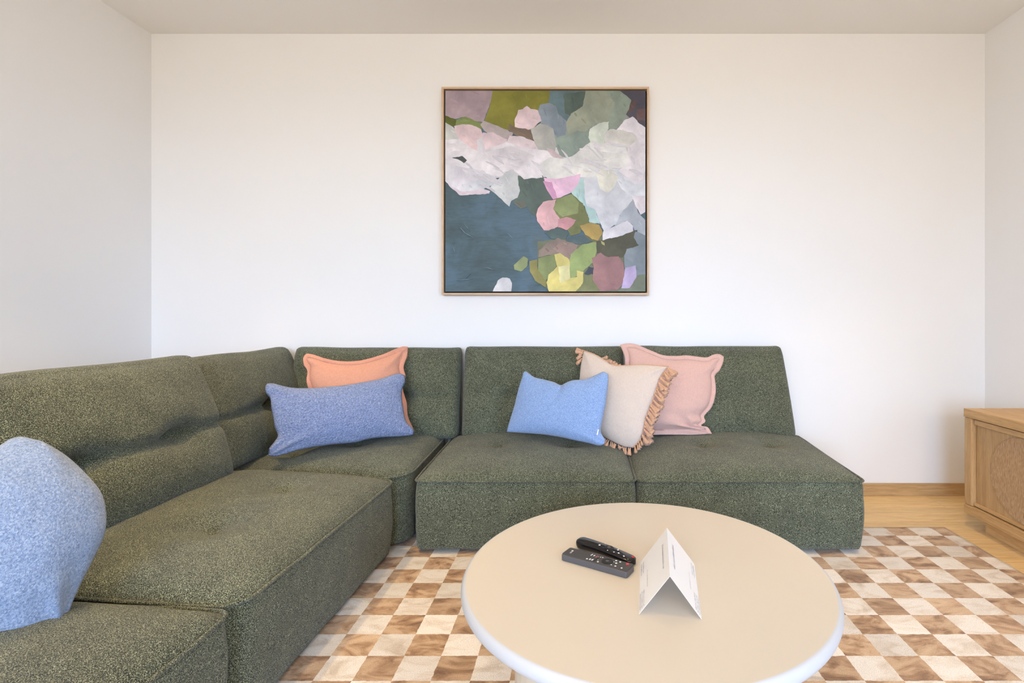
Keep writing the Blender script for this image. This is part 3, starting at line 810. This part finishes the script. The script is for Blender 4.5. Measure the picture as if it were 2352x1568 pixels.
# ------------------------------------------------------------------ folded card
def card():
    LF, RF, LB, RB = Vector((.1224, 1.1326, TZ)), Vector((.2539, 1.1133, TZ)), Vector((.1594, 1.366, TZ)), Vector((.2829, 1.3636, TZ))
    AF, AB = Vector((.188, 1.123, .4876)), Vector((.2205, 1.3652, .4926))
    c = Vector((.205, 1.24, TZ)); root = empty('table_tent_card', c)
    tag(root, 'white folded card standing like a tent on the round table, printed with small grey lines', 'card')
    for nm, B0, B1 in (('left_panel', LF, LB), ('right_panel', RF, RB)):
        a, b, d, e = B0-c, B1-c, AB-c, AF-c
        n = (b-a).cross(e-a).normalized(); b = b-n*(b-a).dot(n)
        b = b-n*0; d_ = (d-a).dot(n)
        if nm == 'left_panel': b = Vector((b.x, b.y, 0)); n = (d-a).cross(e-a).normalized(); b = b-Vector((n.x, n.y, 0))*((b-a).dot(n)/(n.x**2+n.y**2))
        else: n = (d-a).cross(e-a).normalized(); b = b-Vector((n.x, n.y, 0))*((b-a).dot(n)/(n.x**2+n.y**2))
        if n.z < 0: n = -n
        t = n*.0006
        P = [a, b, d, e]; vs = [p for p in P]+[p-t for p in P]
        vs = [v+Vector((0, 0, .0006)) for v in vs]
        fs = [(0, 1, 2, 3), (7, 6, 5, 4), (0, 4, 5, 1), (1, 5, 6, 2), (2, 6, 7, 3), (3, 7, 4, 0)]
        pn = link_obj('panel', mesh('panel', vs, fs), root, M['card'], False)
        # grey print lines, too small to read: u along the fold (front to back), v from the foot up
        rr = random.Random(5 if nm == 'left_panel' else 6)
        lv, lf = [], []
        def mark(u0, u1, v0, v1):
            def at(u, v): return a*(1-u)*(1-v)+b*u*(1-v)+d*u*v+e*(1-u)*v+n*.0005+Vector((0, 0, .0006))
            k = len(lv); lv.extend([at(u0, v0), at(u1, v0), at(u1, v1), at(u0, v1)]); lf.append((k, k+1, k+2, k+3))
        def line(u0, u1, v, h):
            u = u0
            while u < u1:
                w = rr.uniform(.006, .012); hh = h*rr.choice((.6, .6, .6, 1))
                mark(u, min(u1, u+w), v, v+hh*rr.uniform(.35, .5)); mark(u, u+w*.35, v, v+hh)
                u += w+(.004 if rr.random() > .2 else .014)
        line(.26, .74, .80, .07)
        line(.30, .62, .27, .025)
        for vv in (.13, .06): line(.66, .90, vv, .045)
        for vv in (.15, .09, .03): line(.04, .32, vv, .042)
        link_obj('printed_lines', mesh('printed_lines', lv, lf), pn, M['ink'], False)['kind'] = 'stuff'
card()

# ------------------------------------------------------------------ sideboard at the right
def cabinet():
    X0, X1, Y0, Y1 = 1.896, XR-.018, .74, 2.60
    c = empty('sideboard', (X0, Y1, 0)); tag(c, 'low oak sideboard with round textured door panels against the right wall', 'cabinet')
    def b(name, x0, x1, y0, y1, z0, z1, mat, par=None, bev=.002):
        return box(name, x0-X0, x1-X0, y0-Y1, y1-Y1, z0, z1, M[mat], par or c, bev)
    b('top_panel', X0, X1, Y0, Y1, .543, .584, 'oaky')
    b('bottom_panel', X0+.001, X1, Y0, Y1-.001, .070, .112, 'oaky')
    b('carcass', X0+.05, X1, Y0+.01, Y1-.012, .112, .543, 'oakz')
    b('plinth', X0+.04, X1-.01, Y0+.08, Y1-.09, 0, .070, 'oaky')
    # end posts and posts between the doors
    ys = [Y1-.045]
    dw = .58
    for k in range(4):
        yy = Y1-.002-k*((Y1-Y0-.05)/3)-.0
        p = b('post', X0+.002, X0+.05, yy-.046, yy, .113, .542, 'oakz', None, .006)
    seg = (Y1-Y0-.05)/3
    for k in range(3):
        ya = Y1-.002-k*seg-.050; yb = ya-seg+.054
        d = b('door', X0+.026, X0+.049, yb, ya, .118, .537, 'oakz', None, .001)
        b('top_rail', X0+.014, X0+.026, yb, ya, .513, .537, 'oaky', d, .001)
        b('bottom_rail', X0+.014, X0+.026, yb, ya, .118, .132, 'oaky', d, .001)
        # raised round field of fine upright reeds
        cy = (ya+yb)/2; cz = .322; R = .186; n = 62
        vs, fs = [], []
        for i in range(n):
            y0 = -R+2*R*i/n; y1 = -R+2*R*(i+1)/n; ym = (y0+y1)/2; h = math.sqrt(max(0, R*R-ym*ym))
            cols = [(y0, .0), (y0+.0012, .0024), (y1-.0012, .0024), (y1, .0)]; k0 = len(vs)
            for (yy, dp) in cols:
                for z in (-h, h): vs.append((X0+.0265-.0016-dp-X0, cy+yy-Y1, cz+z))
            for q in range(3):
                o = k0+q*2; fs.append((o, o+1, o+3, o+2))
            fs.append((k0+1, k0, k0+6, k0+7))
        link_obj('reeded_disc', mesh('reeded_disc', vs, fs), d, M['reed'], False)
n = N('reeded_oak'); f = n.noise(1, 4, .7, n.mapping((260, 260, 45)), .3)
n.color(n.ramp(f, [(.34, (.30, .17, .075)), (.5, (.47, .29, .145)), (.68, (.62, .42, .24))])); n.bump(f, .5, .002); M['reed'] = n.set(.6, .3)
cabinet()

# ------------------------------------------------------------------ painting
def painting():
    X0, X1, Z0, Z1 = -.8065, .3805, 1.1620, 2.3520
    yf, yb = 2.988, YB-.001
    cx, cz = (X0+X1)/2, (Z0+Z1)/2
    root = empty('framed_painting', (cx, yb, cz)); tag(root, 'square abstract painting in a thin pale oak frame, alone on the wall above the sofa', 'painting')
    fw = .0115
    def b(name, x0, x1, y0, y1, z0, z1, mat, bev=.001):
        return box(name, x0-cx, x1-cx, y0-yb, y1-yb, z0-cz, z1-cz, M[mat], root, bev)
    b('frame_rail', X0, X1, yf, yb, Z1-fw, Z1, 'frame'); b('frame_rail', X0, X1, yf, yb, Z0, Z0+fw, 'frame')
    b('frame_rail', X0, X0+fw, yf, yb, Z0+fw, Z1-fw, 'framez'); b('frame_rail', X1-fw, X1, yf, yb, Z0+fw, Z1-fw, 'framez')
    b('backing_board', X0+fw, X1-fw, yb-.012, yb-.002, Z0+fw, Z1-fw, 'dark', 0)
    g = fw+.007; yc = yf+.008
    b('canvas', X0+g, X1-g, yc, yb-.012, Z0+g, Z1-g, 'canvas', .002)
    u0, w_, v0, h_ = X0+g, X1-X0-2*g, Z1-g, Z1-Z0-2*g
    PL = [
     ((142,152,144),1.0,[(812,76),(1490,76),(1490,420),(1120,470),(980,560),(850,545),(760,330)]),
     ((216,212,218),.3,[(55,420),(300,400),(720,470),(1060,500),(1490,330),(1490,820),(1100,800),(960,700),(700,690),(420,700),(200,800),(60,720)]),
     ((120,124,100),.6,[(720,1150),(1150,1100),(1490,1120),(1490,1506),(800,1506),(720,1400)]),
     ((168,150,158),.4,[(55,76),(400,76),(385,150),(355,230),(330,300),(250,290),(180,265),(120,280),(55,255)]),
     ((130,128,54),1.2,[(400,76),(812,76),(800,180),(740,185),(725,260),(620,330),(560,352),(520,362),(430,332),(335,300),(372,200)]),
     ((96,104,42),.3,[(55,255),(130,280),(150,320),(90,336),(55,302)]),
     ((132,146,88),.3,[(135,285),(200,262),(260,288),(330,312),(345,350),(200,332),(130,330)]),
     ((98,120,128),1.3,[(806,76),(1070,76),(1066,175),(1010,250),(920,300),(868,250),(828,182),(800,170)]),
     ((84,100,94),1.4,[(905,100),(1066,80),(1060,175),(965,262),(915,240)]),
     ((78,76,88),.2,[(1300,76),(1493,76),(1493,345),(1440,312),(1345,245),(1370,160)]),
     ((94,76,76),.9,[(1390,150),(1425,145),(1415,210),(1362,235)]),
     ((106,84,84),.1,[(1430,210),(1493,205),(1493,290),(1430,285)]),
     ((140,154,142),1.1,[(1190,76),(1310,80),(1392,142),(1375,200),(1352,250),(1290,350),(1225,355),(1215,290),(1262,160)]),
     ((150,157,142),.9,[(1062,76),(1195,76),(1272,160),(1230,262),(1222,305),(1112,315),(1095,440),(948,420),(922,300),(960,240),(1040,190)]),
     ((140,156,148),1.3,[(945,395),(1000,360),(1062,372),(1112,322),(1104,440),(1045,490),(1034,525),(972,560),(880,545),(838,450),(845,405)]),
     ((134,148,160),1.3,[(735,180),(800,165),(850,190),(870,245),(926,290),(920,390),(855,412),(825,345),(742,305),(722,220)]),
     ((178,180,176),1.2,[(668,350),(745,308),(828,345),(852,450),(840,540),(790,500),(720,500),(688,425)]),
     ((206,190,194),.8,[(785,480),(830,500),(905,556),(850,560),(795,525)]),
     ((126,110,96),.5,[(510,308),(560,345),(662,350),(695,445),(600,415),(520,372)]),
     ((222,202,208),.6,[(553,292),(580,215),(610,210),(640,183),(668,208),(722,218),(748,290),(690,335),(660,357),(555,337)]),
     ((182,172,172),.45,[(335,293),(430,328),(545,380),(515,440),(420,418),(330,362),(308,325)]),
     ((206,208,204),.7,[(55,303),(120,340),(172,425),(100,440),(55,435)]),
     ((224,202,206),.3,[(120,330),(180,316),(250,322),(312,352),(335,405),(292,510),(200,480),(155,425),(130,370)]),
     ((224,206,212),.4,[(328,380),(400,378),(505,428),(430,480),(350,510),(318,440)]),
     ((226,212,218),.3,[(520,398),(600,403),(692,438),(720,495),(620,495),(498,445)]),
     ((92,108,102),1.0,[(575,680),(640,690),(755,680),(780,760),(835,855),(740,885),(708,975),(680,955),(642,905),(590,912),(540,875),(590,800)]),
     ((112,116,104),.5,[(545,875),(620,860),(642,900),(600,918)]),
     ((208,212,214),1.1,[(400,735),(470,680),(500,640),(545,650),(578,690),(582,750),(596,790),(572,840),(532,860),(516,902),(470,862),(430,822),(372,780)]),
     ((222,220,228),.35,[(55,590),(180,612),(300,640),(415,685),(402,745),(340,775),(222,822),(170,818),(100,772),(55,722)]),
     ((212,216,224),.5,[(170,755),(330,700),(418,688),(402,748),(300,785),(215,790)]),
     ((228,214,224),.1,[(90,755),(180,800),(330,778),(377,790),(372,812),(240,818),(160,822)]),
     ((228,225,231),.25,[(55,428),(160,423),(250,490),(290,505),(285,430),(320,412),(345,498),(500,443),(620,485),(720,497),(790,507),(835,560),(805,625),(742,645),(752,695),(620,707),(580,668),(540,640),(490,655),(462,692),(400,682),(300,645),(180,622),(55,600)]),
     ((218,214,220),.3,[(340,520),(520,470),(700,540),(640,600),(520,640),(380,590)]),
     ((234,230,234),.2,[(60,450),(200,455),(250,490),(150,510),(60,500)]),
     ((76,84,84),.35,[(103,556),(180,543),(212,572),(190,592),(150,570)]),
     ((206,216,206),1.2,[(1092,350),(1160,308),(1228,298),(1226,345),(1200,405),(1195,460),(1100,460),(1083,410)]),
     ((172,180,190),1.0,[(1300,900),(1400,840),(1442,950),(1490,1000),(1490,1125),(1420,1085),(1400,1035),(1360,1005),(1270,1040)]),
     ((206,210,218),1.3,[(1045,690),(1140,680),(1200,800),(1290,720),(1400,800),(1395,860),(1310,960),(1282,1025),(1195,1085),(1158,1000),(1130,925),(1050,890)]),
     ((216,220,228),.8,[(1140,640),(1300,630),(1400,690),(1490,750),(1490,860),(1400,850),(1310,765),(1280,700)]),
     ((222,216,222),1.3,[(1393,828),(1490,825),(1490,940),(1460,962),(1420,900)]),
     ((226,222,230),.9,[(1285,358),(1340,290),(1400,263),(1450,312),(1490,340),(1490,520),(1450,490),(1420,415),(1340,375)]),
     ((224,220,226),1.2,[(1365,450),(1430,418),(1490,530),(1490,650),(1472,705),(1420,745),(1295,650),(1355,600)]),
     ((212,212,208),.15,[(1195,385),(1240,352),(1330,358),(1400,378),(1442,432),(1405,450),(1360,485),(1200,465)]),
     ((223,224,222),.12,[(733,600),(800,550),(900,562),(970,545),(1032,495),(1090,448),(1200,455),(1352,478),(1372,560),(1352,625),(1155,645),(1172,692),(1020,695),(950,695),(820,724),(768,684),(738,650)]),
     ((230,230,230),.15,[(1090,452),(1200,460),(1340,490),(1360,530),(1250,520),(1100,500)]),
     ((222,222,212),1.4,[(1138,680),(1170,640),(1262,640),(1297,690),(1272,762),(1220,807),(1168,780)]),
     ((178,208,208),1.4,[(1015,703),(1052,703),(1058,860),(1072,900),(1132,922),(1165,1025),(1088,1015),(1058,900),(988,850),(955,798)]),
     ((232,196,222),.7,[(758,698),(850,708),(950,688),(1024,673),(1012,742),(960,802),(862,847),(830,847),(790,770)]),
     ((216,164,200),1.0,[(758,722),(820,730),(862,847),(830,850),(788,790)]),
     ((118,124,80),1.1,[(848,850),(960,813),(1042,880),(1088,990),(1085,1025),(1030,1045),(1024,1092),(960,1112),(925,1060),(990,1005),(868,985),(828,920)]),
     ((142,154,106),.2,[(860,850),(960,813),(1012,870),(1008,950),(900,978),(833,920)]),
     ((88,108,106),.1,[(768,1090),(830,1060),(900,1058),(938,1100),(922,1135),(820,1132)]),
     ((86,106,110),.1,[(918,1130),(1040,1103),(1112,1150),(1020,1172),(930,1160)]),
     ((222,180,184),1.2,[(723,920),(760,870),(800,858),(852,853),(830,920),(877,990),(862,1047),(800,1072),(765,1072),(718,1010),(708,960)]),
     ((202,150,156),.3,[(868,990),(930,978),(997,1000),(962,1047),(925,1067),(863,1047)]),
     ((142,128,118),.6,[(728,1220),(790,1158),(870,1128),(930,1150),(1010,1175),(960,1262),(900,1262),(830,1245),(723,1262)]),
     ((154,133,125),.9,[(828,1200),(890,1150),(960,1168),(1008,1178),(962,1295),(900,1245),(850,1222)]),
     ((84,84,68),.5,[(1138,1150),(1190,1138),(1310,1105),(1432,1070),(1445,1185),(1345,1225),(1330,1265),(1230,1265),(1180,1245),(1143,1235)]),
     ((128,140,148),1.5,[(1418,1080),(1493,1108),(1493,1395),(1400,1395),(1338,1330),(1338,1250),(1358,1205),(1442,1182),(1408,1120)]),
     ((214,214,222),.45,[(1183,1142),(1190,1080),(1280,1038),(1360,1003),(1402,1040),(1402,1077),(1300,1117)]),
     ((176,152,88),.6,[(1022,1040),(1090,1018),(1160,1033),(1188,1090),(1150,1143),(1110,1138),(1060,1102)]),
     ((68,76,88),.6,[(1085,1330),(1125,1340),(1120,1392),(1055,1382)]),
     ((128,132,92),.2,[(1035,1395),(1115,1385),(1175,1508),(985,1508),(1040,1450)]),
     ((118,126,108),.3,[(1395,1398),(1493,1383),(1493,1508),(1285,1508),(1330,1480),(1380,1480)]),
     ((136,148,98),1.2,[(722,1272),(850,1238),(852,1332),(800,1392),(765,1445),(722,1372)]),
     ((152,170,110),.9,[(955,1242),(1040,1173),(1137,1153),(1142,1222),(1112,1302),(1032,1372),(960,1425),(942,1332)]),
     ((148,142,84),1.2,[(657,1290),(715,1278),(722,1350),(782,1442),(777,1478),(700,1432),(663,1360)]),
     ((146,158,112),.8,[(548,1320),(620,1256),(654,1275),(642,1330),(600,1367),(553,1350)]),
     ((216,204,126),.7,[(838,1245),(880,1233),(948,1280),(948,1345),(955,1412),(1000,1402),(1000,1358),(1048,1368),(1042,1452),(990,1508),(800,1508),(783,1440),(800,1388),(858,1330)]),
     ((224,220,164),1.4,[(868,1330),(948,1318),(948,1422),(880,1448)]),
     ((158,120,120),1.1,[(1107,1270),(1170,1232),(1210,1263),(1300,1258),(1338,1310),(1338,1440),(1290,1495),(1170,1508),(1112,1420),(1118,1340)]),
     ((186,172,210),1.2,[(1348,1340),(1420,1323),(1428,1400),(1380,1483),(1318,1488),(1330,1430)]),
     ((216,216,218),1.0,[(398,1508),(432,1430),(470,1408),(520,1413),(538,1450),(530,1508)]),
     ((178,172,112),.7,[(1168,1145),(1198,1162),(1200,1180),(1175,1170)]),
    ]
    # long loaded strokes lying over the white band
    rr = random.Random(12)
    for k in range(34):
        side = k % 2
        x = rr.uniform(90, 700) if side else rr.uniform(780, 1440); y = rr.uniform(520, 640) if side else rr.uniform(430, 660)
        if side and x < 400: y = rr.uniform(500, 760)
        L = rr.uniform(50, 150); wd = rr.uniform(8, 26); an = rr.uniform(-.1, .6) if side else rr.uniform(-.2, .9)
        ca, sa = math.cos(an), math.sin(an); poly = []
        for t in [i/7 for i in range(8)]: poly.append((x+ca*L*t-sa*(-wd*math.sin(math.pi*(.12+.76*t))/2+12*t*t), y+sa*L*t+ca*(-wd*math.sin(math.pi*(.12+.76*t))/2+12*t*t)))
        for t in [1-i/7 for i in range(8)]: poly.append((x+ca*L*t-sa*(wd*math.sin(math.pi*(.12+.76*t))/2+12*t*t), y+sa*L*t+ca*(wd*math.sin(math.pi*(.12+.76*t))/2+12*t*t)))
        v = rr.uniform(-12, 10); PL.append(((222+v, 220+v, 226+v), an, poly))
    # thin brush marks inside every dab, a shade lighter or darker than it
    def inside_poly(x, y, P):
        c = False
        for i in range(len(P)):
            (x1, y1), (x2, y2) = P[i], P[i-1]
            if (y1 > y) != (y2 > y) and x < (x2-x1)*(y-y1)/(y2-y1)+x1: c = not c
        return c
    base_n = len(PL)-34; ordered = []; NM = 0
    for idx, (colr, ang, poly) in enumerate(PL):
        ordered.append((colr, ang, poly, .0045 if idx < base_n else .0015))
        if idx < 3 or idx >= base_n: continue
        xs = [p[0] for p in poly]; ys = [p[1] for p in poly]; A = (max(xs)-min(xs))*(max(ys)-min(ys))
        want = 1+int(A/16000); got = 0
        for _ in range(60):
            if got >= min(want, 6) or NM > 165: break
            x, y = rr.uniform(min(xs), max(xs)), rr.uniform(min(ys), max(ys))
            L = rr.uniform(22, 70); wd = rr.uniform(5, 16); an = ang+rr.uniform(-.3, .3); ca, sa = math.cos(an), math.sin(an)
            if not (inside_poly(x, y, poly) and inside_poly(x+ca*L, y+sa*L, poly)): continue
            q = []
            for t in [i/5 for i in range(6)]: q.append((x+ca*L*t+sa*wd*math.sin(math.pi*(.1+.8*t))/2, y+sa*L*t-ca*wd*math.sin(math.pi*(.1+.8*t))/2))
            for t in [1-i/5 for i in range(6)]: q.append((x+ca*L*t-sa*wd*math.sin(math.pi*(.1+.8*t))/2, y+sa*L*t+ca*wd*math.sin(math.pi*(.1+.8*t))/2))
            dv = rr.choice((-1, 1))*rr.uniform(4, 11); wv = rr.uniform(-3, 3)
            ordered.append(((colr[0]+dv+wv, colr[1]+dv, colr[2]+dv-wv), an, q, .0012)); got += 1; NM += 1
    # dry scratches in the slate-blue field
    for (x, y, L, an) in ((150, 1040, 90, .8), (190, 1020, 80, .9), (170, 1075, 110, .5), (500, 1090, 70, .75), (110, 1180, 60, 1.2), (240, 1380, 70, 2.4), (130, 1430, 130, -.1), (330, 1330, 90, .3)):
        ordered.append(((116, 138, 146), an, [(x, y), (x+math.cos(an)*L*.5+3, y+math.sin(an)*L*.5-3), (x+math.cos(an)*L, y+math.sin(an)*L), (x+math.cos(an)*L*.5-1, y+math.sin(an)*L*.5+2)], .0006))
    for idx, (colr, ang, poly, am) in enumerate(ordered):
        # world points on the canvas plane
        P = [Vector((u0+(min(1491, max(57, x))-55)/1438*w_, 0, v0-(min(1506, max(78, y))-76)/1432*h_)) for x, y in poly]
        # subdivide with a ragged brush edge
        Q = []
        for i, p in enumerate(P):
            q = P[(i+1) % len(P)]; L = (q-p).length; n_ = max(1, int(L/.010))
            for k in range(n_):
                s_ = p.lerp(q, k/n_); t = Vector((s_.x*38+idx, 0, s_.z*38))
                inside = (u0+.004 < s_.x < u0+w_-.004) and (v0-h_+.004 < s_.z < v0-.004)
                if inside: s_ = s_+Vector((mn.noise(t), 0, mn.noise(t+Vector((9, 5, 2)))))*am+Vector((rr.uniform(-1, 1), 0, rr.uniform(-1, 1)))*.0009
                Q.append(s_)
        ce = sum(Q, Vector())/len(Q); rot = Matrix.Rotation(ang, 4, 'Y')
        y0 = yc-.0008-idx*.000022; thk = .0012+idx*.000022
        inv = rot.inverted(); L2 = [inv @ (q-ce) for q in Q]; n_ = len(L2)
        cv, ce_, cf, _, _, _ = delaunay_2d_cdt([Vector((q.x, q.z)) for q in L2], [], [list(range(n_))], 1, 1e-6)
        vs = [(v.x, 0, v.y) for v in cv]; fs = []
        for f in cf:
            f = list(f)
            A, B, C_ = (cv[i] for i in f[:3])
            if (B-A).cross(C_-A) < 0: f.reverse()
            fs.append(tuple(f))
        k0 = len(vs); vs += [(q.x, .00001, q.z) for q in L2]+[(q.x, thk, q.z) for q in L2]
        area2 = sum(L2[k].x*L2[(k+1) % n_].z-L2[(k+1) % n_].x*L2[k].z for k in range(n_))
        for k in range(n_):
            k2 = (k+1) % n_; f = (k0+k2, k0+k, k0+n_+k, k0+n_+k2)
            fs.append(f if area2 > 0 else f[::-1])
        me = mesh('paint_patch', vs, fs)
        o = link_obj('paint_patch', me, root, M['paint'], False, (ce.x-cx, y0-yb, ce.z-cz))
        o.rotation_euler = (0, ang, 0); o.color = lin(tuple(max(0, min(255, c_)) for c_ in colr))
painting()
